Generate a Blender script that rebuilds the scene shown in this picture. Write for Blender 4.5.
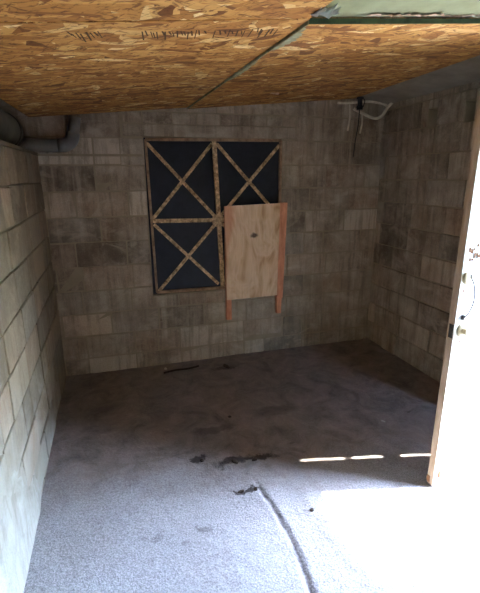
import bpy, bmesh, math, random
from mathutils import Vector, Matrix, noise
C = bpy.context.scene
COL = C.collection
for o in list(bpy.data.objects):
    bpy.data.objects.remove(o)
random.seed(7)

# ------------------------------------------------------------------ camera
F_PX, PITCH, YAW, ROLL = 430.0, 0.2726, 0.2867, -0.0076
EYE = Vector((0.48, 0.0, 1.638))
fw = Vector((math.sin(YAW)*math.cos(PITCH), math.cos(YAW)*math.cos(PITCH), -math.sin(PITCH)))
r0 = Vector((math.cos(YAW), -math.sin(YAW), 0)); u0 = r0.cross(fw)
rt = math.cos(ROLL)*r0 + math.sin(ROLL)*u0
up = -math.sin(ROLL)*r0 + math.cos(ROLL)*u0
cd = bpy.data.cameras.new('camera'); cam = bpy.data.objects.new('camera', cd); COL.objects.link(cam)
cam.matrix_world = Matrix(((rt.x, up.x, -fw.x, EYE.x), (rt.y, up.y, -fw.y, EYE.y), (rt.z, up.z, -fw.z, EYE.z), (0, 0, 0, 1)))
cd.sensor_fit = 'HORIZONTAL'; cd.sensor_width = 36.0; cd.lens = F_PX/480*36
cd.clip_start = 0.02
C.camera = cam

# ------------------------------------------------------------------ sky, sun, exposure
W = bpy.data.worlds.new('sky'); C.world = W; W.use_nodes = True
nt = W.node_tree; nt.nodes.clear()
wo = nt.nodes.new('ShaderNodeOutputWorld'); bg = nt.nodes.new('ShaderNodeBackground')
sk = nt.nodes.new('ShaderNodeTexSky'); sk.sky_type = 'NISHITA'; sk.sun_disc = False
SUN_EL, SUN_DIR = math.radians(48.9), Vector((-0.968, 0.236, 0)).normalized()
sk.sun_elevation = SUN_EL; sk.sun_rotation = math.radians(105); sk.dust_density = 0.6; sk.air_density = 1.6
tint = nt.nodes.new('ShaderNodeMix'); tint.data_type = 'RGBA'; tint.blend_type = 'MULTIPLY'; tint.inputs[0].default_value = 1.0
tint.inputs[7].default_value = (0.90, 0.95, 1.10, 1)
nt.links.new(sk.outputs[0], tint.inputs[6]); nt.links.new(tint.outputs[2], bg.inputs[0]); nt.links.new(bg.outputs[0], wo.inputs[0])
bg.inputs[1].default_value = 2.75
sd = bpy.data.lights.new('sun', 'SUN'); sun = bpy.data.objects.new('sun', sd); COL.objects.link(sun)
sd.energy = 11.0; sd.angle = math.radians(0.53); sd.color = (1.0, 0.95, 0.88)
tv = SUN_DIR*math.cos(SUN_EL) - Vector((0, 0, math.sin(SUN_EL)))
sun.rotation_euler = tv.to_track_quat('-Z', 'Y').to_euler(); sun.location = (8, -1, 8)
C.view_settings.view_transform = 'Standard'; C.view_settings.look = 'None'
C.view_settings.gamma = 1.0; C.view_settings.use_curve_mapping = False
C.view_settings.exposure = 2.72
C.cycles.max_bounces = 14; C.cycles.diffuse_bounces = 10; C.cycles.use_denoising = True
C.cycles.sample_clamp_indirect = 0.0

# ------------------------------------------------------------------ materials
def srgb(r, g, b):
    f = lambda c: (c/255/12.92) if c/255 <= 0.04045 else ((c/255+0.055)/1.055)**2.4
    return (f(r), f(g), f(b), 1)

class NT:
    """tiny wrapper around a node tree"""
    def __init__(s, name, rough=0.9):
        s.m = bpy.data.materials.new(name); s.m.use_nodes = True
        s.t = s.m.node_tree; s.b = s.t.nodes['Principled BSDF']
        s.b.inputs['Roughness'].default_value = rough
        s.b.inputs['Specular IOR Level'].default_value = 0.3
        tc = s.t.nodes.new('ShaderNodeTexCoord'); s.obj = tc.outputs['Object']
    def n(s, typ, **kw):
        x = s.t.nodes.new(typ)
        for k, v in kw.items(): setattr(x, k, v)
        return x
    def l(s, a, b): s.t.links.new(a, b)
    def mapped(s, scale=(1, 1, 1), rot=(0, 0, 0), loc=(0, 0, 0), src=None):
        m = s.n('ShaderNodeMapping'); m.inputs['Scale'].default_value = scale
        m.inputs['Rotation'].default_value = rot; m.inputs['Location'].default_value = loc
        s.l(src or s.obj, m.inputs['Vector']); return m.outputs[0]
    def noise(s, scale, detail=4, rough=0.6, vec=None, dist=0.0):
        x = s.n('ShaderNodeTexNoise'); x.inputs['Scale'].default_value = scale
        x.inputs['Detail'].default_value = detail; x.inputs['Roughness'].default_value = rough
        x.inputs['Distortion'].default_value = dist
        s.l(vec or s.obj, x.inputs['Vector']); return x.outputs['Fac']
    def ramp(s, fac, stops):
        x = s.n('ShaderNodeValToRGB'); e = x.color_ramp.elements
        while len(e) < len(stops): e.new(0.5)
        for k, (p, c) in enumerate(stops):
            e[k].position = p; e[k].color = c if len(c) == 4 else (*c, 1)
        s.l(fac, x.inputs[0]); return x.outputs[0]
    def mix(s, fac, a, b, mode='MIX'):
        x = s.n('ShaderNodeMix', data_type='RGBA', blend_type=mode)
        for sock, v in ((x.inputs[0], fac), (x.inputs[6], a), (x.inputs[7], b)):
            if isinstance(v, (int, float, tuple)): sock.default_value = v
            else: s.l(v, sock)
        return x.outputs[2]
    def math(s, op, a, b=None):
        x = s.n('ShaderNodeMath', operation=op)
        for sock, v in zip(x.inputs, (a, b)):
            if v is None: continue
            if isinstance(v, (int, float)): sock.default_value = v
            else: s.l(v, sock)
        return x.outputs[0]
    def bump(s, h, strength, dist=0.01):
        x = s.n('ShaderNodeBump'); x.inputs['Strength'].default_value = strength
        x.inputs['Distance'].default_value = dist; s.l(h, x.inputs['Height'])
        s.l(x.outputs[0], s.b.inputs['Normal'])
    def col(s, c):
        if isinstance(c, tuple): s.b.inputs['Base Color'].default_value = c
        else: s.l(c, s.b.inputs['Base Color'])

def g(v): return (v, v, v, 1)

def mat_block(name, dark, mid, light, streak, wash=False):
    """concrete block: a tone per block, pores, vertical run stains"""
    s = NT(name, 0.95)
    geo = s.n('ShaderNodeNewGeometry')
    tone = s.ramp(geo.outputs['Random Per Island'], [(0.0, dark), (0.45, mid), (0.8, mid), (1.0, light)])
    hue = s.math('FRACT', s.math('MULTIPLY', geo.outputs['Random Per Island'], 17.3))
    tone = s.mix(s.ramp(hue, [(0.0, g(0.45)), (0.3, g(0)), (0.7, g(0)), (1.0, g(0.45))]), tone, s.ramp(hue, [(0.4, srgb(138, 134, 122)), (0.6, srgb(176, 144, 116))]))
    blot = s.noise(5.0, 5, 0.65)
    c = s.mix(s.ramp(blot, [(0.35, g(0)), (0.75, g(0.65))]), tone, light)
    st = s.noise(1.0, 4, 0.7, s.mapped((22, 22, 2.2)))
    c = s.mix(s.ramp(st, [(0.48, g(0)), (0.72, g(streak))]), c, dark)
    st2 = s.noise(1.0, 3, 0.6, s.mapped((17, 17, 1.6), loc=(4, 2, 7)))
    c = s.mix(s.ramp(st2, [(0.55, g(0)), (0.75, g(streak*0.7))]), c, light)
    fine = s.noise(160, 3, 0.7)
    c = s.mix(0.35, c, s.ramp(fine, [(0.3, g(0.25)), (0.7, g(0.8))]), 'OVERLAY')
    sm = s.noise(3.2, 6, 0.7, s.mapped((1, 1, 1.6), loc=(9, 3, 1)), 1.2)          # dried smears of mortar, old damp
    c = s.mix(s.ramp(sm, [(0.52, g(0)), (0.66, g(0.45))]), c, light)
    c = s.mix(s.ramp(s.noise(2.1, 6, 0.7, s.mapped((1, 1, 1), loc=(2, 8, 5)), 0.8), [(0.52, g(0)), (0.7, g(0.55))]), c, dark)
    if wash:                                                                       # whitewash slapped over the low near part
        sep = s.n('ShaderNodeSeparateXYZ'); s.l(s.obj, sep.inputs[0])
        lo = s.math('ADD', s.math('ADD', sep.outputs[2], s.math('MULTIPLY', sep.outputs[1], 0.55)), s.math('MULTIPLY', s.noise(2.2, 6, 0.7, None, 1.5), 1.1))
        c = s.mix(s.ramp(s.math('MULTIPLY', lo, 0.25), [(0.42, g(0.75)), (0.60, g(0))]), c, srgb(180, 178, 166))
    s.col(c)
    h = s.math('ADD', s.math('MULTIPLY', fine, 0.5), s.noise(34, 4, 0.65))
    s.bump(h, 0.55, 0.006)
    return s.m

M = {}
M['block'] = mat_block('concrete_block', srgb(96, 83, 69), srgb(150, 135, 115), srgb(202, 188, 166), 0.65)
M['block_pale'] = mat_block('limewashed_block', srgb(88, 76, 58), srgb(118, 104, 81), srgb(152, 138, 114), 0.5, True)

def mat_mortar(name, c1, c2):
    s = NT(name, 1.0)
    s.col(s.mix(s.noise(9, 5), c1, c2)); s.bump(s.noise(70, 4), 0.5, 0.005); return s.m
M['mortar'] = mat_mortar('mortar', srgb(130, 118, 98), srgb(176, 162, 136))
M['mortar_pale'] = mat_mortar('mortar_pale', srgb(84, 75, 58), srgb(120, 109, 88))

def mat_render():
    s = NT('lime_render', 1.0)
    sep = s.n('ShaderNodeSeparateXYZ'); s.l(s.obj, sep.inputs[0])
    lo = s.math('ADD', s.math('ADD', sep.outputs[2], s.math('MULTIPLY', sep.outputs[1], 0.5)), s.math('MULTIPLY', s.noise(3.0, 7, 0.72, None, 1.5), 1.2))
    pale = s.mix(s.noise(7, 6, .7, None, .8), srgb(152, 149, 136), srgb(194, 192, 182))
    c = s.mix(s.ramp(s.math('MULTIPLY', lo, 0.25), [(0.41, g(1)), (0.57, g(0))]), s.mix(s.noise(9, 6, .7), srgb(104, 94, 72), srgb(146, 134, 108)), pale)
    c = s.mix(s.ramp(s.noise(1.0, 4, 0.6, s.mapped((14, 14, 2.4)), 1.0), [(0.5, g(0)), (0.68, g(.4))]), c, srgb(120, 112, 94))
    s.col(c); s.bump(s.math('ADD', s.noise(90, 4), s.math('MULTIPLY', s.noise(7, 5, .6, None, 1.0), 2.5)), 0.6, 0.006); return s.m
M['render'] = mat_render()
def mat_floor():
    s = NT('rough_concrete_floor', 0.95)
    fine = s.noise(120, 3, 0.8)
    base = s.ramp(fine, [(0.3, srgb(108, 106, 108)), (0.5, srgb(158, 157, 160)), (0.72, srgb(196, 195, 198))])
    big = s.noise(1.6, 5, 0.6)
    base = s.mix(s.ramp(big, [(0.3, g(0.0)), (0.75, g(0.4))]), base, srgb(124, 118, 114))
    # brown dirt trodden over the far half, door shade painted into its ragged border
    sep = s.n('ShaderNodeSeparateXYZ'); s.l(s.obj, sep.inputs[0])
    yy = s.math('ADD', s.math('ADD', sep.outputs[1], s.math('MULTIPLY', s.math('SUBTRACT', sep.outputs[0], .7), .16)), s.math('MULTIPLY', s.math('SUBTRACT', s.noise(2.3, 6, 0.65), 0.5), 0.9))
    soil_shade = s.ramp(s.math('MULTIPLY', yy, 0.25), [(0.47, g(0)), (0.57, g(0.85))])
    base = s.mix(soil_shade, base, s.ramp(s.noise(5, 8, 0.75, None, .6), [(0.3, srgb(76, 66, 59)), (0.5, srgb(122, 109, 100)), (0.7, srgb(146, 133, 124))]))
    # blackish damp blotches
    bl = s.noise(5.5, 7, 0.72, s.mapped((1, 1.9, 1), loc=(3.1, 0.4, 0)))
    base = s.mix(s.ramp(bl, [(0.62, g(0)), (0.72, g(0.55))]), base, srgb(52, 44, 40))
    # spilt dark stains with ragged outlines
    nz = s.n('ShaderNodeTexNoise'); nz.inputs['Scale'].default_value = 9; nz.inputs['Detail'].default_value = 6; nz.inputs['Roughness'].default_value = 0.7
    s.l(s.obj, nz.inputs['Vector'])
    wob = s.n('ShaderNodeVectorMath', operation='MULTIPLY_ADD'); s.l(nz.outputs['Color'], wob.inputs[0]); wob.inputs[1].default_value = (.26, .2, 0)
    s.l(s.obj, wob.inputs[2])
    for x, y, rx, ry, k in ((.88, 2.22, .07, .035, .9), (1.07, 2.15, .15, .055, .9), (1.24, 2.13, .13, .03, .85), (1.06, 1.88, .10, .026, .9), (1.02, 2.5, .2, .06, .4),
                            (1.35, 3.42, .14, .05, .6), (.55, 1.72, .05, .03, .3), (.78, 1.69, .05, .02, .4), (.70, 1.62, .03, .02, .3), (1.5, 2.6, .2, .1, .35)):
        d = s.n('ShaderNodeVectorMath', operation='LENGTH')
        s.l(s.mapped((1/rx, 1/ry, 0), loc=(-(x+.13)/rx, -(y+.1)/ry, 0), src=wob.outputs[0]), d.inputs[0])
        base = s.mix(s.ramp(d.outputs['Value'], [(0.55, g(k)), (0.95, g(0))]), base, srgb(50, 43, 40))
    # darker broken line along the trowel groove
    q = s.n('ShaderNodeSeparateXYZ'); s.l(s.obj, q.inputs[0])
    xc = s.math('ADD', s.math('MULTIPLY', s.math('SINE', s.math('MULTIPLY', q.outputs[1], 5.0)), .02), 1.147)
    xc = s.math('SUBTRACT', xc, s.math('MULTIPLY', s.math('MAXIMUM', s.math('SUBTRACT', q.outputs[1], 1.75), 0.0), .03))
    dg = s.math('ABSOLUTE', s.math('ADD', s.math('SUBTRACT', q.outputs[0], xc), s.math('MULTIPLY', s.math('SUBTRACT', s.noise(14, 5, .7), .5), .05)))
    on = s.math('MULTIPLY', s.ramp(dg, [(0.004, g(0.75)), (0.017, g(0))]), s.math('LESS_THAN', q.outputs[1], 1.9))
    base = s.mix(s.math('MULTIPLY', on, s.ramp(s.noise(8, 4), [(.35, g(.2)), (.6, g(1))])), base, srgb(66, 60, 60))
    s.col(base)
    s.bump(s.math('ADD', s.math('MULTIPLY', fine, 0.6), s.noise(45, 3, 0.7)), 0.7, 0.008)
    return s.m
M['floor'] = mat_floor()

def mat_osb():
    s = NT('oriented_strand_board', 0.75)
    warp = s.n('ShaderNodeTexNoise'); warp.inputs['Scale'].default_value = 5; s.l(s.obj, warp.inputs['Vector'])
    wv = s.mix(0.07, s.obj, warp.outputs['Color'])
    out = None; hh = None
    stops = [(0.0, srgb(104, 62, 28)), (0.16, srgb(152, 98, 46)), (0.5, srgb(184, 130, 64)), (0.84, srgb(202, 152, 84)), (1.0, srgb(240, 208, 148))]
    for k, (a, sx, sy, thr) in enumerate([(0.3, 7, 20, 0), (-0.7, 7, 22, 0.4), (1.2, 7, 22, 0.45), (-1.3, 8, 24, 0.5), (0.6, 6.5, 26, 0.6), (-.2, 7, 30, .66)]):
        v = s.n('ShaderNodeTexVoronoi'); v.inputs['Scale'].default_value = 1.0
        s.l(s.mapped((sx, sy, 1), loc=(k*3.7, k*1.3, 0), src=s.mapped((1, 1, 0), (0, 0, a), src=wv)), v.inputs['Vector'])
        sp = s.n('ShaderNodeSeparateColor'); s.l(v.outputs['Color'], sp.inputs[0])
        c = s.ramp(sp.outputs[0], stops)
        if out is None: out, hh = c, sp.outputs[1]
        else:
            mk = s.math('GREATER_THAN', sp.outputs[2], thr)
            out = s.mix(mk, out, c)
            mh = s.n('ShaderNodeMix'); s.l(mk, mh.inputs[0]); s.l(hh, mh.inputs[2]); s.l(sp.outputs[1], mh.inputs[3]); hh = mh.outputs[0]
    gr = s.noise(1.0, 3, 0.6, s.mapped((30, 260, 1)))
    out = s.mix(0.3, out, s.ramp(gr, [(0.3, g(0.3)), (0.7, g(0.75))]), 'OVERLAY')
    for k, (a, sx, sy) in enumerate([(.3, 14, 52), (-.5, 16, 60), (1.0, 22, 60)]):      # dark gaps and streaks between strands
        dk = s.noise(1.0, 5, 0.65, s.mapped((sx, sy, 1), loc=(k*5, k*2, 0), src=s.mapped((1, 1, 0), (0, 0, a), src=wv)))
        out = s.mix(s.ramp(dk, [(0.56, g(0)), (0.63, g(0.8))]), out, srgb(92, 50, 22))
    blot = s.noise(2.0, 4)
    out = s.mix(s.ramp(blot, [(0.4, g(0)), (0.8, g(0.4))]), out, srgb(150, 96, 46))
    s.col(out); s.bump(hh, 0.5, 0.004)
    return s.m
M['osb'] = mat_osb()

def mat_simple(name, c1, c2, scale=12, rough=0.7, bump=0.2, metal=0.0, stretch=(1, 1, 1)):
    s = NT(name, rough); v = s.mapped(stretch)
    s.col(s.mix(s.ramp(s.noise(scale, 5, 0.65, v), [(0.35, g(0)), (0.65, g(1))]), c1, c2))
    s.b.inputs['Metallic'].default_value = metal
    if bump: s.bump(s.noise(scale*4, 3, 0.6, v), bump, 0.004)
    return s.m
M['lath'] = mat_simple('weathered_lath', srgb(240, 208, 162), srgb(136, 104, 72), 36, 0.85)
M['frame'] = mat_simple('window_timber', srgb(184, 152, 122), srgb(130, 104, 80), 16, 0.85)
M['pane'] = mat_simple('blacked_out_pane', srgb(19, 23, 32), srgb(30, 35, 47), 9, 0.5, 0.08)
M['batten'] = mat_simple('orange_stained_batten', srgb(232, 164, 128), srgb(200, 128, 94), 14, 0.85, stretch=(2, 2, .5))
M['pvc'] = mat_simple('grey_pipe', srgb(122, 119, 112), srgb(100, 98, 92), 8, 0.5, 0.05)
M['duct'] = mat_simple('dark_duct', srgb(96, 94, 80), srgb(72, 70, 60), 6, 0.6, 0.1)
M['grey_board'] = mat_simple('grey_board', srgb(160, 152, 136), srgb(134, 127, 113), 4, 0.8, 0.1)
M['membrane'] = mat_simple('pale_green_membrane', srgb(152, 152, 116), srgb(124, 126, 92), 5, 0.55, 0.1)
M['green_paint'] = mat_simple('green_edge_paint', srgb(66, 86, 54), srgb(48, 62, 40), 20, 0.7, 0.1)
M['green_faded'] = mat_simple('faded_green_paint', srgb(158, 164, 134), srgb(120, 106, 74), 14, 0.8, 0.1)
M['paper'] = mat_simple('torn_paper', srgb(214, 190, 168), srgb(178, 142, 116), 30, 0.9, 0.1)
M['paper_white'] = mat_simple('white_film', srgb(214, 216, 208), srgb(180, 186, 176), 12, 0.6, 0.1)
M['cable'] = mat_simple('old_cable', srgb(226, 216, 190), srgb(190, 178, 152), 20, 0.7, 0.1)
M['black'] = mat_simple('black_plastic', srgb(28, 27, 26), srgb(40, 38, 36), 20, 0.5, 0.05)
M['doorwhite'] = mat_simple('white_door_paint', srgb(228, 228, 222), srgb(212, 212, 204), 7, 0.6, 0.05)
M['dooredge'] = mat_simple('bare_door_edge', srgb(190, 168, 144), srgb(160, 136, 112), 10, 0.85, 0.15, stretch=(4, 4, .6))
M['brass'] = mat_simple('tarnished_brass', srgb(206, 198, 168), srgb(166, 154, 118), 30, 0.5, 0.05, 0.0)
M['rust'] = mat_simple('rust_scab', srgb(132, 92, 62), srgb(84, 62, 48), 40, 0.9, 0.3)
M['iron'] = mat_simple('dark_iron', srgb(64, 60, 56), srgb(88, 80, 72), 20, 0.6, 0.1, 0.5)
M['jamb'] = mat_simple('jamb_timber', srgb(150, 130, 108), srgb(120, 100, 82), 10, 0.85)
M['ink'] = mat_simple('brown_ink', srgb(66, 46, 28), srgb(88, 62, 38), 30, 0.9, 0)
M['stick'] = mat_simple('dark_stick', srgb(58, 48, 40), srgb(40, 33, 28), 20, 0.9, 0.2)
M['stone'] = mat_simple('dark_pebble', srgb(74, 68, 64), srgb(52, 48, 46), 30, 0.9, 0.3)
M['chip'] = mat_simple('pale_chip', srgb(206, 200, 190), srgb(176, 170, 160), 20, 0.9, 0.2)
M['clod'] = mat_simple('dark_clod', srgb(72, 62, 54), srgb(50, 42, 37), 30, 1.0, 0.4)
M['ground'] = mat_simple('yard_gravel', srgb(172, 164, 150), srgb(134, 126, 114), 14, 1.0, 0.3)

def mat_ply():
    s = NT('knotty_plywood', 0.75)
    n1 = s.noise(1.0, 3, 0.5, s.mapped((5, 5, 2.4)), 1.6)
    c = s.ramp(n1, [(0.28, srgb(210, 170, 130)), (0.45, srgb(236, 206, 170)), (0.55, srgb(222, 186, 146)), (0.66, srgb(190, 140, 98))])
    c = s.mix(s.ramp(s.noise(1.0, 4, 0.6, s.mapped((60, 60, 5))), [(0.45, g(0)), (0.75, g(0.3))]), c, srgb(176, 132, 94))
    # reddish sapwood along the left and right margins of the sheet (x is measured from its middle)
    sep = s.n('ShaderNodeSeparateXYZ'); s.l(s.obj, sep.inputs[0])
    ax = s.math('ADD', s.math('SUBTRACT', s.math('MULTIPLY', sep.outputs[2], .12), sep.outputs[0]), s.math('MULTIPLY', s.math('SUBTRACT', s.noise(5, 4), 0.5), 0.1))
    c = s.mix(s.ramp(ax, [(0.245, g(0)), (0.275, g(0.55))]), c, srgb(200, 118, 80))
    # the dark knot
    d = s.n('ShaderNodeVectorMath', operation='DISTANCE'); d.inputs[1].default_value = (-0.03, -0.06, 0.25)
    s.l(s.mapped((1, 1, 1.5), loc=(0, 0, 0)), d.inputs[0])
    kn = s.math('ADD', d.outputs['Value'], s.math('MULTIPLY', s.math('SUBTRACT', s.noise(30, 3), 0.5), 0.05))
    c = s.mix(s.ramp(kn, [(0.022, g(0.9)), (0.04, g(0))]), c, srgb(70, 44, 30))
    s.col(c); return s.m
M['ply'] = mat_ply()

# ------------------------------------------------------------------ mesh helpers
def link(name, bm, mats, parent=None, smooth=False):
    me = bpy.data.meshes.new(name); bm.normal_update()
    if smooth:
        for f in bm.faces: f.smooth = True
    bm.to_mesh(me); bm.free()
    for m in (mats if isinstance(mats, (list, tuple)) else [mats]): me.materials.append(m)
    o = bpy.data.objects.new(name, me); COL.objects.link(o)
    if parent is not None: o.parent = parent
    return o
def tag(o, label=None, cat=None, group=None, kind=None):
    for k, v in (('label', label), ('category', cat), ('group', group), ('kind', kind)):
        if v: o[k] = v
    return o
def empty(name, loc):
    e = bpy.data.objects.new(name, None); COL.objects.link(e); e.location = loc; e.empty_display_size = 0.05
    return e
def box(bm, lo, hi, mi=0, bevel=0.0, jit=0.0):
    vs = []
    for k in range(8):
        p = [hi[a] if k >> a & 1 else lo[a] for a in range(3)]
        if jit: p = [q + random.uniform(-jit, jit) for q in p]
        vs.append(bm.verts.new(p))
    fs = [bm.faces.new([vs[i] for i in q]) for q in ((0, 2, 3, 1), (4, 5, 7, 6), (0, 1, 5, 4), (2, 6, 7, 3), (0, 4, 6, 2), (1, 3, 7, 5))]
    for f in fs: f.material_index = mi
    if bevel:
        es = list({e for f in fs for e in f.edges})
        r = bmesh.ops.bevel(bm, geom=es, offset=bevel, segments=2, affect='EDGES', profile=0.6)
        for f in r['faces']: f.material_index = mi
    return vs
def hexa(bm, bottom, top, mi=0):
    """a slab from four bottom and four top corners (both counter-clockwise seen from above)"""
    b = [bm.verts.new(p) for p in bottom]; t = [bm.verts.new(p) for p in top]
    fs = [bm.faces.new(b[::-1]), bm.faces.new(t)] + [bm.faces.new((b[i], b[(i+1) % 4], t[(i+1) % 4], t[i])) for i in range(4)]
    for f in fs: f.material_index = mi
    return fs
def tube(bm, pts, rad, seg=12, caps=True, mi=0):
    pts = [Vector(p) for p in pts]; n = len(pts); rings = []
    rads = rad if isinstance(rad, (list, tuple)) else [rad]*n
    ref = Vector((0.31, 0.17, 0.93)).normalized()
    for i, p in enumerate(pts):
        t = (pts[min(i+1, n-1)] - pts[max(i-1, 0)]).normalized()
        if i == 0:
            a = t.cross(ref)
            a = a.normalized() if a.length > 1e-3 else t.orthogonal().normalized()
        else: a = (a - t*a.dot(t)).normalized()
        b = t.cross(a)
        rings.append([bm.verts.new(p + rads[i]*(math.cos(2*math.pi*k/seg)*a + math.sin(2*math.pi*k/seg)*b)) for k in range(seg)])
    for i in range(n-1):
        for k in range(seg):
            f = bm.faces.new((rings[i][k], rings[i][(k+1) % seg], rings[i+1][(k+1) % seg], rings[i+1][k])); f.material_index = mi; f.smooth = True
    if caps:
        bm.faces.new(rings[0][::-1]); bm.faces.new(rings[-1])
def curve_pts(ctrl, n=8):
    """Catmull-Rom through the control points"""
    P = [Vector(c) for c in ctrl]; P = [P[0]*2-P[1]] + P + [P[-1]*2-P[-2]]; out = []
    for i in range(1, len(P)-2):
        for k in range(n):
            t = k/n
            out.append(0.5*((2*P[i]) + (P[i+1]-P[i-1])*t + (2*P[i-1]-5*P[i]+4*P[i+1]-P[i+2])*t*t + (3*P[i]-P[i-1]-3*P[i+1]+P[i+2])*t**3))
    out.append(P[-2]); return out
def sub_rects(rects, h):
    out = []
    for (a, b, c, d) in rects:               # u0,u1,z0,z1
        if h[1] <= a or h[0] >= b or h[3] <= c or h[2] >= d: out.append((a, b, c, d)); continue
        if h[0] > a: out.append((a, h[0], c, d))
        if h[1] < b: out.append((h[1], b, c, d))
        u0, u1 = max(a, h[0]), min(b, h[1])
        if h[2] > c: out.append((u0, u1, c, h[2]))
        if h[3] < d: out.append((u0, u1, h[3], d))
    return out
BL, BH = 0.40, 0.20
def block_wall(name, frame, u0, u1, z0, z1, mats, holes=(), voids=(), thick=0.2, seed=1, phase=0.0, plain=(), joint=0.010, rough=0.004, groove=.010):
    """running-bond block wall; frame maps (u along the wall, d into the wall, z) to the room"""
    rnd = random.Random(seed); bm = bmesh.new()
    core = [(u0, u1, z0, z1)]
    for h in list(holes) + list(voids): core = sub_rects(core, h)
    for a, b, c, d in core: frame_box(bm, frame, (a, groove, c), (b, thick, d), 1)
    for a, b, c, d in voids: frame_box(bm, frame, (a, .15, c), (b, thick, d), 1)
    row = 0; z = z0
    while z < z1 - 1e-4:
        off = phase + (BL/2 if row % 2 else 0) + rnd.uniform(-.03, .03)
        u = u0 - BL + (off % BL)
        while u < u1:
            ln = BL if rnd.random() > .2 else BL/2
            rs = [(max(u, u0), min(u+ln, u1), z, min(z+BH, z1))]
            for h in list(holes) + list(voids) + list(plain): rs = sub_rects(rs, h)
            for a, b, c, d in rs:
                if b-a > .03 and d-c > .03:
                    j = joint/2; p = rnd.uniform(-rough, rough)
                    jj = [rnd.uniform(-.003, .003) for _ in range(4)]
                    st = random.getstate(); random.seed(rnd.random())
                    frame_box(bm, frame, (a+j+jj[0], p, c+j+jj[1]), (b-j+jj[2], .04, d-j+jj[3]), 0, .006, .0025); random.setstate(st)
            u += ln
        z += BH; row += 1
    return bm
def frame_box(bm, frame, lo, hi, mi=0, bevel=0.0, jit=0.0):
    n0 = len(bm.verts)
    tmp = bmesh.new(); box(tmp, lo, hi, mi, bevel, jit)
    vm = {v: bm.verts.new(frame(*v.co)) for v in tmp.verts}
    for f in tmp.faces:
        q = bm.faces.new([vm[v] for v in f.verts]); q.material_index = mi
    tmp.free()
def fix_normals(bm): bmesh.ops.recalc_face_normals(bm, faces=bm.faces[:])

RW, RD = 2.936, 3.667         # room width, depth to the back wall
FY = -1.0                     # the wall behind the camera
# ------------------------------------------------------------------ the setting
def fl(x, y):                 # floor relief
    n = lambda s, o=0: noise.noise(Vector((x*s+o, y*s-o, o)))
    h = .010*n(1.3, 3) + .006*n(4, 1) + .003*n(14, 2) + .0016*n(42, 5)
    xc = 1.145 + .02*math.sin(y*5) - .03*max(0, y-1.75)                 # long trowel ridge with a groove beside it
    if y < 2.0:
        k = min(1, (2.0-y)/.15); d = x - xc
        xx = .012*n(9, 4); d += xx; h += k*(-.015*math.exp(-(d/.012)**2) + .0015*math.exp(-((d-.03)/.03)**2))*(.75+.5*n(6, 8))
        d2 = x - (1.36 + .1*(1.8-y)*(1.8-y) - .02*math.sin(9*y))
        h += k*.005*math.exp(-(d2/.05)**2)
    return h - .006
bm = bmesh.new()
xs = [-.1 + i*.012 for i in range(260)]; ys = [.6 + j*.012 for j in range(262)]
gv = [[bm.verts.new((x, y, fl(x, y))) for x in xs] for y in ys]
for j in range(len(ys)-1):
    for i in range(len(xs)-1):
        bm.faces.new((gv[j][i], gv[j][i+1], gv[j+1][i+1], gv[j+1][i]))
o0 = [bm.verts.new((xs[0], FY-.1, -.01)), bm.verts.new((xs[-1], FY-.1, -.01))]
bm.faces.new([o0[0], o0[1]] + [gv[0][i] for i in range(len(xs)-1, -1, -1)])
tag(link('floor', bm, M['floor'], smooth=True), 'rough grey concrete floor with a soiled far half, door shade painted in', kind='structure')

WIN = (.775, 1.955, .645, 1.945)
bk = lambda u, d, z: (u, RD+d, z)
bm = block_wall('wall_back', bk, -.45, RW+.1, -.07, 2.53, None, holes=[WIN], plain=[(.62, 2.08, 1.945, 2.04)], seed=11, phase=.05, thick=.2, joint=.009, groove=.0045, rough=.003)
frame_box(bm, bk, (.625, -.004, 1.948), (2.075, .04, 2.036), 0, .006)             # lintel over the window
frame_box(bm, bk, (-.3, -.016, 1.795), (.76, .02, 1.812), 1, .004)                # thin mortar ledge under the pipe
frame_box(bm, bk, (WIN[0], .07, WIN[2]), (WIN[1], .2, WIN[3]), 1)                 # masonry behind the blind window
fix_normals(bm)
tag(link('wall_back', bm, [M['block'], M['mortar']]), 'grey concrete block wall with the boarded window', kind='structure')

lf = lambda u, d, z: (-d, u, z)
bm = block_wall('wall_left', lf, FY, RD, -.2, 1.80, None, seed=5, phase=.1, thick=.42, joint=.010)
frame_box(bm, lf, (FY, .36, 1.75), (RD, .42, 2.45), 1)
frame_box(bm, lf, (FY, .002, 1.795), (RD, .40, 1.818), 1, .004)
fix_normals(bm)
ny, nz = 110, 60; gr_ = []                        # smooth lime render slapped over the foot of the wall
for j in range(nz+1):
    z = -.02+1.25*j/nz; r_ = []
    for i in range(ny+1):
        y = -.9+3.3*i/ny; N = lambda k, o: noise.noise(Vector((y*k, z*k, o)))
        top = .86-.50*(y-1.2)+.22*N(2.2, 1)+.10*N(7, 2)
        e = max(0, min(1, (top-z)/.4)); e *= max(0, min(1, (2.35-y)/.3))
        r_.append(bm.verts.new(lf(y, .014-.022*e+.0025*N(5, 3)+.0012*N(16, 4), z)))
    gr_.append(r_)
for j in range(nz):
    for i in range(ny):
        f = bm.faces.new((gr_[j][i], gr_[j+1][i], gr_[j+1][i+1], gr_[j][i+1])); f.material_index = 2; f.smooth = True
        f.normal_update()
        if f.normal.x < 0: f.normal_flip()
tag(link('wall_left', bm, [M['block_pale'], M['mortar_pale'], M['render']]), 'pale block wall that stops below the ceiling', kind='structure')

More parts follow.
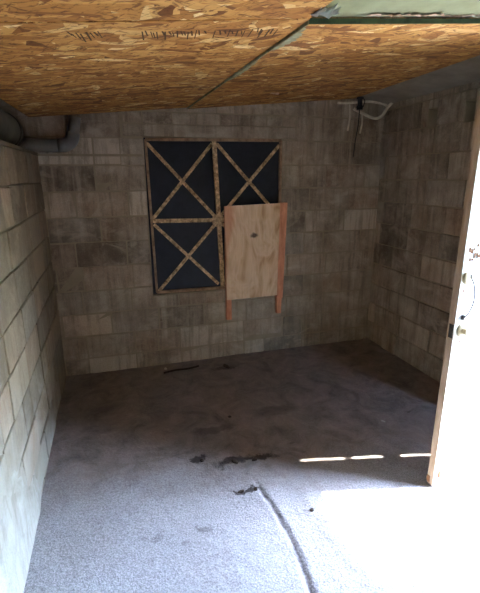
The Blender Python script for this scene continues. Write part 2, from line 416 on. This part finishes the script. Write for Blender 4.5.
DOOR = (.80, 1.745, -.1, 2.06)
rf = lambda u, d, z: (RW+d, u, z)
VOIDS = [(2.97, 3.07, 1.995, 2.13), (2.60, 2.69, 1.995, 2.13)]
bm = block_wall('wall_right', rf, FY, RD, -.0, 2.46, None, holes=[DOOR], voids=VOIDS, seed=23, phase=.17, thick=.2, joint=.010, rough=.006)
fix_normals(bm)
tag(link('wall_right', bm, [M['block'], M['mortar']]), 'block wall with the open doorway and two voids near its top', kind='structure')

fr = lambda u, d, z: (u, FY-d, z)
bm = block_wall('wall_front', fr, -.45, RW+.2, -.1, 2.5, None, seed=31, thick=.2); fix_normals(bm)
tag(link('wall_front', bm, [M['block'], M['mortar']]), 'block wall behind the viewer', kind='structure')

bm = bmesh.new(); box(bm, (-.6, FY-.25, 2.45), (RW+.25, RD+.25, 2.56))
tag(link('ceiling', bm, M['grey_board']), 'roof deck above the boards', kind='structure')

bm = bmesh.new(); box(bm, (RW+.2, -14, -.2), (18, 18, -.03))
tag(link('ground', bm, M['ground']), 'sunlit yard outside the doorway', kind='structure')

bm = bmesh.new(); box(bm, (8.0, -14, -.03), (8.2, 18, 2.5))  # added wall out of view, cuts low sky light through the doorway
tag(link('wall_sky_block', bm, M['block']), 'added unseen wall blocking low sky light', kind='structure')

# door frame: two jambs and a head
bm = bmesh.new()
box(bm, (2.875, 1.69, 0), (RW+.2, 1.744, 2.055), 0, .004)
box(bm, (2.875, .802, 0), (RW+.2, .855, 2.055), 0, .004)
box(bm, (2.875, .802, 1.98), (RW+.2, 1.744, 2.058), 0, .004)
tag(link('trim_1', bm, M['jamb']), 'timber frame of the doorway', kind='structure')

# ------------------------------------------------------------------ blind window with crossed laths
wn = tag(empty('window_1', (1.365, RD+.03, .66)), 'blacked-out window crossed with pale laths', kind='structure')
def wpart(name, bm, m, par=None):
    fix_normals(bm)
    bmesh.ops.translate(bm, verts=bm.verts, vec=(-1.365, -RD-.03, -.66))
    return link(name, bm, m, wn)
bm = bmesh.new(); box(bm, (.78, RD+.035, .65), (1.95, RD+.045, 1.94)); wpart('pane', bm, M['pane'])
bm = bmesh.new()
Y0, Y1 = RD+.004, RD+.05
def quadbar(bm, p, q, w, y0, y1, mi=0):
    p, q = Vector((p[0], 0, p[1])), Vector((q[0], 0, q[1])); t = (q-p).normalized(); n = Vector((-t.z, 0, t.x))*w/2
    c = [p+n, q+n, q-n, p-n]
    a = [bm.verts.new((v.x, y0, v.z)) for v in c]; b = [bm.verts.new((v.x, y1, v.z)) for v in c]
    bm.faces.new(a); bm.faces.new(b[::-1])
    for i in range(4): bm.faces.new((a[i], b[i], b[(i+1) % 4], a[(i+1) % 4]))
TL, TR, BLc, BR = (.793, 1.926), (1.945, 1.934), (.812, .668), (1.945, .655)
for p, q, w in ((TL, TR, .022), (TL, BLc, .018), (BLc, BR, .022), (BR, TR, .018)): quadbar(bm, p, q, w, Y0, Y1)
wpart('window_frame', bm, M['frame'])
bm = bmesh.new(); quadbar(bm, (1.352, 1.925), (1.405, .665), .034, RD+.006, RD+.04); wpart('mullion', bm, M['lath'])
bm = bmesh.new(); quadbar(bm, (.80, 1.283), (1.94, 1.262), .032, RD+.012, RD+.04); wpart('transom', bm, M['lath'])
CR = [((.80, 1.90), (1.35, 1.30)), ((1.335, 1.90), (.815, 1.30)), ((1.375, 1.90), (1.935, 1.29)), ((1.935, 1.895), (1.385, 1.29)),
      ((.82, 1.255), (1.365, .70)), ((1.36, 1.25), (.83, .675)), ((1.40, 1.25), (1.935, .68)), ((1.935, 1.25), (1.41, .69))]
for i, (p, q) in enumerate(CR):
    bm = bmesh.new(); d = .004*(i % 2); quadbar(bm, p, q, .027, RD+.018+d, RD+.026+d); wpart('lath', bm, M['lath'])
bm = bmesh.new()
for a in (20, 75, 130):
    c, s_ = math.cos(math.radians(a))*.055, math.sin(math.radians(a))*.055
    quadbar(bm, (1.372-c, 1.268-s_), (1.372+c, 1.268+s_), .04, RD+.001+a*1e-5, RD+.012)
wpart('tape_patch', bm, M['lath'])

# plywood shutter hung over the lower right quarter
sh = tag(empty('plywood_shutter', (1.705, RD, .97)), 'square-cut plywood shutter on two orange battens, fixed over the window', 'shutter')
bm = bmesh.new()
hexa(bm, [(-.285, -.068, -.405), (.195, -.068, -.40), (.195, -.052, -.40), (-.285, -.052, -.405)],
     [(-.292, -.068, .425), (.212, -.068, .437), (.212, -.052, .437), (-.292, -.052, .425)])
fix_normals(bm); link('panel', bm, M['ply'], sh)
bm = bmesh.new(); box(bm, (-.285, -.051, -.60), (-.238, -.006, .42), 0, .004); fix_normals(bm); link('batten', bm, M['batten'], sh)
bm = bmesh.new()
hexa(bm, [(.197, -.066, -.43), (.252, -.066, -.43), (.252, -.006, -.43), (.197, -.006, -.43)], [(.214, -.066, .44), (.282, -.066, .44), (.282, -.006, .44), (.214, -.006, .44)])
hexa(bm, [(.205, -.05, -.585), (.243, -.05, -.585), (.243, -.006, -.585), (.205, -.006, -.585)], [(.2, -.05, -.43), (.25, -.05, -.43), (.25, -.006, -.43), (.2, -.006, -.43)])
bmesh.ops.remove_doubles(bm, verts=bm.verts, dist=.0001); fix_normals(bm); link('batten', bm, M['batten'], sh)

# ------------------------------------------------------------------ open door
HN, FR = Vector((2.852, 1.681, 0)), Vector((2.035, 1.645, 0))       # back corners, hinge end and free end
dv = (HN-FR).normalized(); nv = Vector((dv.y, -dv.x, 0))             # nv points to the viewer's side
LEN = (HN-FR).length; TH = .042
door = tag(empty('door_1', FR), 'white door standing open into the room', kind='structure')
lean = .012
def dp(a, t, z): return dv*a + nv*t + Vector((lean*z/1.8, 0, z))    # along, out towards the viewer, up
def dbox(bm, a0, a1, t0, t1, z0, z1, bevel=0, mi=0):
    tmp = bmesh.new(); box(tmp, (a0, t0, z0), (a1, t1, z1), mi, bevel)
    vm = {v: bm.verts.new(dp(*v.co)) for v in tmp.verts}
    for f in tmp.faces: bm.faces.new([vm[v] for v in f.verts]).material_index = mi
    tmp.free()
bm = bmesh.new(); dbox(bm, 0, LEN, 0, TH, .003, 1.965, .002); fix_normals(bm)
for f in bm.faces:
    if f.normal.dot(nv) < .7 and f.normal.dot(nv) > -.7: f.material_index = 1
leaf = link('door_leaf', bm, [M['doorwhite'], M['dooredge']], door)
def disc(bm, a, z, prof, seg=20):
    """lathe standing on the viewer's face: prof = (radius, height)"""
    rg = [[bm.verts.new(dp(a+r*math.cos(k*2*math.pi/seg), TH+h, z+r*math.sin(k*2*math.pi/seg))) for k in range(seg)] for r, h in prof]
    for i in range(len(rg)-1):
        for k in range(seg):
            f = bm.faces.new((rg[i][k], rg[i][(k+1) % seg], rg[i+1][(k+1) % seg], rg[i+1][k])); f.smooth = True
    bm.faces.new(rg[-1])
bm = bmesh.new(); disc(bm, .048, .90, [(.034, 0), (.036, .004), (.03, .010), (.022, .012), (.014, .014), (.014, .022), (.018, .026), (.018, .034), (.008, .038)])
fix_normals(bm); link('door_knob', bm, M['brass'], door)
bm = bmesh.new(); disc(bm, .034, 1.165, [(.030, 0), (.032, .004), (.026, .012), (.010, .014)]); fix_normals(bm)
lk = link('lock_rose', bm, M['brass'], door)
bm = bmesh.new(); dbox(bm, .036, .054, TH, TH+.014, 1.162, 1.182, .003); fix_normals(bm); link('hasp_staple', bm, M['iron'], leaf)
bm = bmesh.new(); dbox(bm, .032, .046, TH, TH+.012, .955, .980, .003); fix_normals(bm); link('hasp_staple', bm, M['iron'], leaf)
bm = bmesh.new(); tube(bm, curve_pts([dp(.045, TH+.012, 1.172), dp(.07, TH+.014, 1.13), dp(.082, TH+.016, 1.06), dp(.068, TH+.014, 1.0), dp(.040, TH+.012, .968)]), .003, 8)
link('wire_loop', bm, M['iron'], door)
bm = bmesh.new(); dbox(bm, -.002, .001, .012, .038, .86, .93); fix_normals(bm); link('latch_plate', bm, M['iron'], leaf)
bm = bmesh.new()
for k in range(16):
    a, z = random.uniform(.02, .10), 1.27+random.uniform(-.035, .045); q = random.uniform(.004, .014)
    dbox(bm, a, a+q, TH, TH+.0025, z, z+q*random.uniform(.8, 2.5))
for k in range(9):
    a, z = random.uniform(.015, .06), random.choice((1.2, 1.1, .99, .85))+random.uniform(-.02, .02); q = random.uniform(.003, .007)
    dbox(bm, a, a+q, TH, TH+.002, z, z+q*1.6)
fix_normals(bm); link('paint_scab', bm, M['rust'], leaf)
bm = bmesh.new(); dbox(bm, -.004, .016, -.003, .02, .012, .05, .003); dbox(bm, .03, .045, TH, TH+.004, .05, .09); fix_normals(bm); link('rusted_corner', bm, M['rust'], leaf)
for z in (.28, 1.03, 1.72):
    bm = bmesh.new(); tube(bm, [HN-FR+Vector((.013, .006, z-.05)), HN-FR+Vector((.013, .006, z+.05))], .014, 12)
    box(bm, (HN.x-FR.x-.03, HN.y-FR.y-.003, z-.045), (HN.x-FR.x+.012, HN.y-FR.y+.004, z+.045))
    fix_normals(bm); link('hinge', bm, M['iron'], door)
bm = bmesh.new(); tube(bm, [HN-FR+Vector((-.01, -.012, 1.335)), HN-FR+Vector((.026, .004, 1.335))], .016, 12); fix_normals(bm); link('hinge_bolt', bm, M['iron'], door)

# ------------------------------------------------------------------ ceiling boards
def cz(x, y): return 2.065 + .09*x - .02*(3.667-y)
def sheet(name, cs, dz, th, label, m=M['osb']):
    """a board from four plan corners (counter-clockwise from above)"""
    c0 = Vector((sum(p[0] for p in cs)/4, sum(p[1] for p in cs)/4, 0)); c0.z = cz(c0.x, c0.y)+dz
    bm = bmesh.new()
    bot = [Vector((x, y, cz(x, y)+dz))-c0 for x, y in cs]; hexa(bm, bot, [p+Vector((0, 0, th)) for p in bot]); fix_normals(bm)
    o = link(name, bm, m); o.location = c0
    return tag(o, label, 'board'), c0
s1, c1 = sheet('osb_sheet', [(-.03, 1.452), (1.148, 1.444), (1.132, 3.66), (-.03, 3.655)], 0, .018,
               'strand board ceiling sheet over the left half, running to the back wall')
s2, c2 = sheet('osb_sheet', [(1.154, 1.462), (2.32, 1.50), (2.63, 3.66), (1.138, 3.66)], -.010, .02,
               'strand board ceiling sheet beside the right wall, with a green painted front edge')
s3, c3 = sheet('osb_sheet', [(-.03, FY+.02), (1.09, FY+.02), (1.146, 1.441), (-.03, 1.449)], .001, .018,
               'nearest strand board ceiling sheet, beside the pale green membrane')
for s_ in (s1, s2, s3): s_['group'] = 'strand board ceiling sheets'
# brown ink dashes across the first sheet
for rng, n in (((.40, .50), 8), ((.62, .83), 17), ((.86, 1.09), 15)):
    bm = bmesh.new()
    for k in range(n):
        x = rng[0] + (rng[1]-rng[0])*(k+random.uniform(-.3, .3))/n; y = 1.55+random.uniform(-.015, .015); l = random.uniform(.03, .10); w = random.uniform(.003, .006)
        cs = [(x, y), (x+w, y), (x+w+.012, y+l), (x+.012, y+l)]
        bot = [Vector((a, b, cz(a, b)-.0006))-c1 for a, b in cs]; hexa(bm, bot, [p+Vector((0, 0, .001)) for p in bot])
    fix_normals(bm); tag(link('ink_stamp', bm, M['ink'], s1), 'row of brown ink dashes')
# painted edges of the right-hand sheet
for (xa, ya), (xb, yb), mm, lb in (((1.152, 1.459), (2.32, 1.497), 'green_paint', 'dark green painted front edge'), ((1.151, 1.462), (1.135, 3.66), 'green_faded', 'faded green painted side edge')):
    bm = bmesh.new()
    t = (Vector((xb, yb, 0))-Vector((xa, ya, 0))).normalized(); n = Vector((t.y, -t.x, 0))*.002
    if abs(t.y) > .9: n = -Vector((.002, 0, 0))
    cs = [(xa, ya), (xb, yb)]
    lo = [Vector((x, y, cz(x, y)-.0105))-c2 for x, y in cs]; h = Vector((0, 0, .017))
    hexa(bm, [lo[0]+n, lo[1]+n, lo[1]-n*.5, lo[0]-n*.5], [lo[0]+n+h, lo[1]+n+h, lo[1]-n*.5+h, lo[0]-n*.5+h])
    fix_normals(bm); tag(link('painted_edge', bm, M[mm], s2), lb)
rnd = random.Random(6)
for y0, y1, wd in ((1.50, 1.80, .045), (1.98, 2.45, .02)):
    bm = bmesh.new(); n = 22; a = []; b = []
    for k in range(n+1):
        y = y0+(y1-y0)*k/n; x = 1.1535-(y-1.46)*.0073; w_ = .004+wd*rnd.uniform(.35, 1)*math.sin(math.pi*(k+.6)/(n+1.2))
        for lst, xx in ((a, x), (b, x+w_)): lst.append(bm.verts.new(Vector((xx, y, cz(xx, y)-.0108))-c2))
    for k in range(n): bm.faces.new((a[k], a[k+1], b[k+1], b[k]))
    o = link('paint_smear', bm, M['green_faded'], s2); q = o.modifiers.new('thick', 'SOLIDIFY'); q.thickness = .0004; o['label'] = 'faded green smear of paint'
bm = bmesh.new(); c = Vector((1.63, 3.02, 0)); c.z = cz(c.x, c.y)-.010; c -= c2
for k in range(3): box(bm, (c.x-.03+.02*k, c.y-.008, c.z-.004-.003*k), (c.x-.012+.02*k, c.y+.012, c.z+.002), 0, .001)
tag(link('splinter', bm, M['paper'], s2), 'pale splintered flake')

# grey board between the strand board and the top of the right wall
bm = bmesh.new(); P = lambda x, y, z: Vector((x-2.6, y-2.0, z-2.3))
bot = [P(2.22, FY+.02, 2.385), P(2.925, FY+.02, 2.243), P(2.925, 3.66, 2.243), P(2.22, 3.66, 2.385)]
hexa(bm, bot, [p+Vector((0, 0, .02)) for p in bot]); fix_normals(bm)
o = link('fascia_board', bm, M['grey_board']); o.location = (2.6, 2.0, 2.3)
tag(o, 'plain grey board sloping between the strand board and the top of the right wall', 'board')

# crumpled green membrane
mb = tag(empty('roofing_membrane', (1.7, 1.0, 2.2)), 'crumpled pale green membrane in front of the painted board edge', 'membrane')
bm = bmesh.new(); NX, NY = 70, 44; rows = []
for j in range(NY+1):
    y = 1.468 - j*(1.9/NY); r_ = []
    for i in range(NX+1):
        x = 1.152 + i*(1.32/NX)
        e = min(1, j/3); z = cz(x, y)+.011+e*(.012+.010*noise.noise(Vector((x*5, y*7, 1)))+.012*abs(noise.noise(Vector((x*9+y*6, y*11, 4)))))
        r_.append(bm.verts.new((x-1.7, y-1.0, z-2.2)))
    rows.append(r_)
for j in range(NY):
    for i in range(NX): bm.faces.new((rows[j][i], rows[j][i+1], rows[j+1][i+1], rows[j+1][i]))
sheet_o = link('sheet', bm, M['membrane'], mb, smooth=True)
sm = sheet_o.modifiers.new('thick', 'SOLIDIFY'); sm.thickness = .003
def ragged(name, x0, x1, y, hgt, m, seed, dz=0.0):
    rnd = random.Random(seed); bm = bmesh.new(); n = 26; a = []; b = []
    for k in range(n+1):
        x = x0+(x1-x0)*k/n; z = cz(x, y)+.010+dz; yy = y+rnd.uniform(-.004, .004)
        a.append(bm.verts.new((x-1.7, yy-1.0, z-2.2))); b.append(bm.verts.new((x-1.7, yy-1.0-rnd.uniform(.2, 1)*hgt, z-2.2-rnd.uniform(.1, .6)*hgt*.4)))
    for k in range(n): bm.faces.new((a[k], a[k+1], b[k+1], b[k]))
    o = link(name, bm, m, mb); q = o.modifiers.new('thick', 'SOLIDIFY'); q.thickness = .0015; return o
ragged('torn_strip', 1.36, 1.66, 1.455, .03, M['paper'], 3)
ragged('torn_strip', 1.66, 1.88, 1.463, .014, M['paper'], 4)
ragged('torn_strip', 1.80, 2.05, 1.468, .035, M['paper_white'], 9)
ragged('torn_film', 1.13, 1.20, 1.44, .12, M['paper_white'], 5)

# ------------------------------------------------------------------ pipes on the wall ledge
dk = tag(empty('duct', (-.15, 3.0, 1.82)), 'fat dark duct lying on top of the pale block wall', 'duct')
bm = bmesh.new(); 
pts = [(0, -2.6, .118), (0, .37, .118)]; rad = [.113, .113]
for k in range(1, 9):
    a = k/8*math.pi/2; pts.append((0, .37+.14*math.sin(a), .118)); rad.append(max(.004, .113*math.cos(a)))
tube(bm, pts, rad, 28); fix_normals(bm); link('body', bm, M['duct'], dk)
bm = bmesh.new(); tube(bm, [(0, .27, .118), (0, .32, .118)], .117, 28); fix_normals(bm); link('collar', bm, M['duct'], dk)

pp = tag(empty('drain_pipe', (.1, 3.60, 1.87)), 'grey drain pipe along the back wall, turned up into the ceiling', 'pipe')
R_ = .046; bm = bmesh.new()
L = Vector((.1, 3.60, 1.87))
pts = [Vector((-.30, 3.605, 1.868)), Vector((.15, 3.605, 1.868))]
cen = Vector((.175, 3.605, 1.868+.085))
for k in range(1, 21):
    a = k/20*math.radians(80); pts.append(Vector((cen.x+.085*math.sin(a), 3.605, cen.z-.085*math.cos(a))))
t = (pts[-1]-pts[-2]).normalized(); pts.append(pts[-1]+t*.02)
elbow_end = pts[-1]
tube(bm, [p-L for p in pts[:2]], R_, 20); fix_normals(bm); link('pipe_run', bm, M['pvc'], pp)
bm = bmesh.new(); tube(bm, [p-L for p in pts[1:]], R_+.003, 20); fix_normals(bm); link('elbow', bm, M['pvc'], pp)
bm = bmesh.new(); tube(bm, [elbow_end-L, elbow_end-L+t*((2.068-elbow_end.z)/t.z)], R_*.93, 20); fix_normals(bm); link('riser', bm, M['pvc'], pp)

# ------------------------------------------------------------------ wiring under the ceiling in the far corner
wy = RD-.03
cb = tag(link('loose_cable', (lambda b: (tube(b, curve_pts([(2.45, wy, 2.245), (2.56, wy-.02, 2.246), (2.72, wy-.03, 2.262), (2.88, wy-.03, 2.25), (2.925, wy-.05, 2.22)]), .011, 8), b)[1])(bmesh.new()), M['cable'], smooth=True),
         'pale cable running straight along the top of the back wall', 'cable')
cb2 = tag(link('loose_cable', (lambda b: (tube(b, curve_pts([(2.60, wy-.02, 2.20), (2.68, wy-.03, 2.165), (2.80, wy-.04, 2.125), (2.87, wy-.05, 2.15), (2.90, wy-.08, 2.215), (2.915, wy-.12, 2.245)]), .013, 8), b)[1])(bmesh.new()), M['cable'], smooth=True),
          'pale cable sagging in a loop in the top corner beside the hanging cord', 'cable')
for k, (x, zt, zb, lb) in enumerate(((2.565, 2.235, 2.02, 'long pale cable end dangling to the left of the black lamp holder'), (2.69, 2.165, 2.00, 'short pale cable end dangling under the sagging loop'))):
    bm = bmesh.new(); tube(bm, curve_pts([(x, wy-.01, zt), (x+.004, wy-.012, (zt+zb)/2), (x-.006, wy-.005, zb)]), .008, 8)
    tag(link('cable_end', bm, M['cable'], smooth=True), lb, 'cable')
lh = tag(empty('lamp_holder', (2.625, 3.565, 2.286)), 'small black lamp holder with a thin cord hanging from the ceiling edge', 'lamp holder')
bm = bmesh.new(); tube(bm, [(0, 0, .0), (0, 0, -.012), (0, 0, -.02), (0, 0, -.06), (0, 0, -.075), (0, 0, -.10)], [.03, .03, .018, .02, .028, .026], 16); fix_normals(bm); sock = link('socket', bm, M['black'], lh)
for sx in (-.022, .022):
    bm = bmesh.new(); tube(bm, curve_pts([(sx*.4, -.01, .0), (sx*1.5, -.02, -.03), (sx, -.018, -.08)]), .004, 6); link('wire', bm, M['black'], sock)
bm = bmesh.new(); tube(bm, curve_pts([(0, 0, -.10), (.002, .01, -.22), (-.012, .02, -.36), (-.02, .025, -.49)]), .0045, 6); link('cord', bm, M['black'], lh)

# ------------------------------------------------------------------ things lying on the floor
def lump(name, x, y, sx, sy, sz, m, label, cat, seed, group=None):
    bm = bmesh.new(); bmesh.ops.create_icosphere(bm, subdivisions=3, radius=1)
    for v in bm.verts:
        k = 1+.35*noise.noise(v.co*1.7+Vector((seed, seed*.7, 0)))+.15*noise.noise(v.co*4+Vector((seed, 0, 3)))
        v.co = Vector((v.co.x*sx*k, v.co.y*sy*k, max(-.4, v.co.z)*sz*k))
    o = link(name, bm, m, smooth=True); o.location = (x, y, fl(x, y)+.3*sz); o.rotation_euler.z = seed
    return tag(o, label, cat, group)
lump('dirt_clod', .885, 2.21, .016, .011, .008, M['clod'], 'small dark clod left of the big damp patch on the floor', 'dirt', 1.3)
lump('dirt_clod', 1.07, 2.135, .022, .014, .009, M['clod'], 'larger dark clod in the middle of the floor', 'dirt', 2.1)
lump('dirt_clod', 1.19, 2.12, .018, .010, .007, M['clod'], 'narrow dark clod right of the larger one', 'dirt', 3.3)
lump('dirt_clod', 1.035, 1.885, .020, .009, .007, M['clod'], 'dark clod at the far end of the floor groove', 'dirt', .2)
lump('dirt_clod', 1.115, 1.875, .014, .009, .008, M['clod'], 'little dark clod right beside the far end of the groove', 'dirt', 1.0)
lump('pebble', 1.336, 1.639, .011, .009, .007, M['stone'], 'dark pebble on the bare floor near the sun patch', 'stone', .6)
lump('pebble', 1.17, 2.62, .012, .010, .008, M['stone'], 'dark pebble alone on the brown soiled floor', 'stone', 2.6)
lump('stone_chip', .835, 3.56, .016, .013, .010, M['chip'], 'white stone chip by the foot of the back wall', 'stone', 1.6)
lump('stone_chip', 2.17, 2.25, .014, .007, .004, M['chip'], 'flat pale chip on the dark floor behind the door', 'stone', 2.2)
bm = bmesh.new(); pts = [(-.16, 0, 0), (-.05, .012, .003), (.06, .004, .001), (.16, .02, .002)]
tube(bm, curve_pts(pts), .009, 7); o = link('stick', bm, M['stick'], smooth=True); o.location = (.965, 3.47, fl(.965, 3.47)+.009); o.rotation_euler.z = .08
tag(o, 'dark stick lying on the floor below the window', 'stick')
lump('rubble', 1.36, 3.44, .04, .022, .016, M['clod'], 'dark lump of rubble on the floor below the shutter', 'rubble', 1.9)
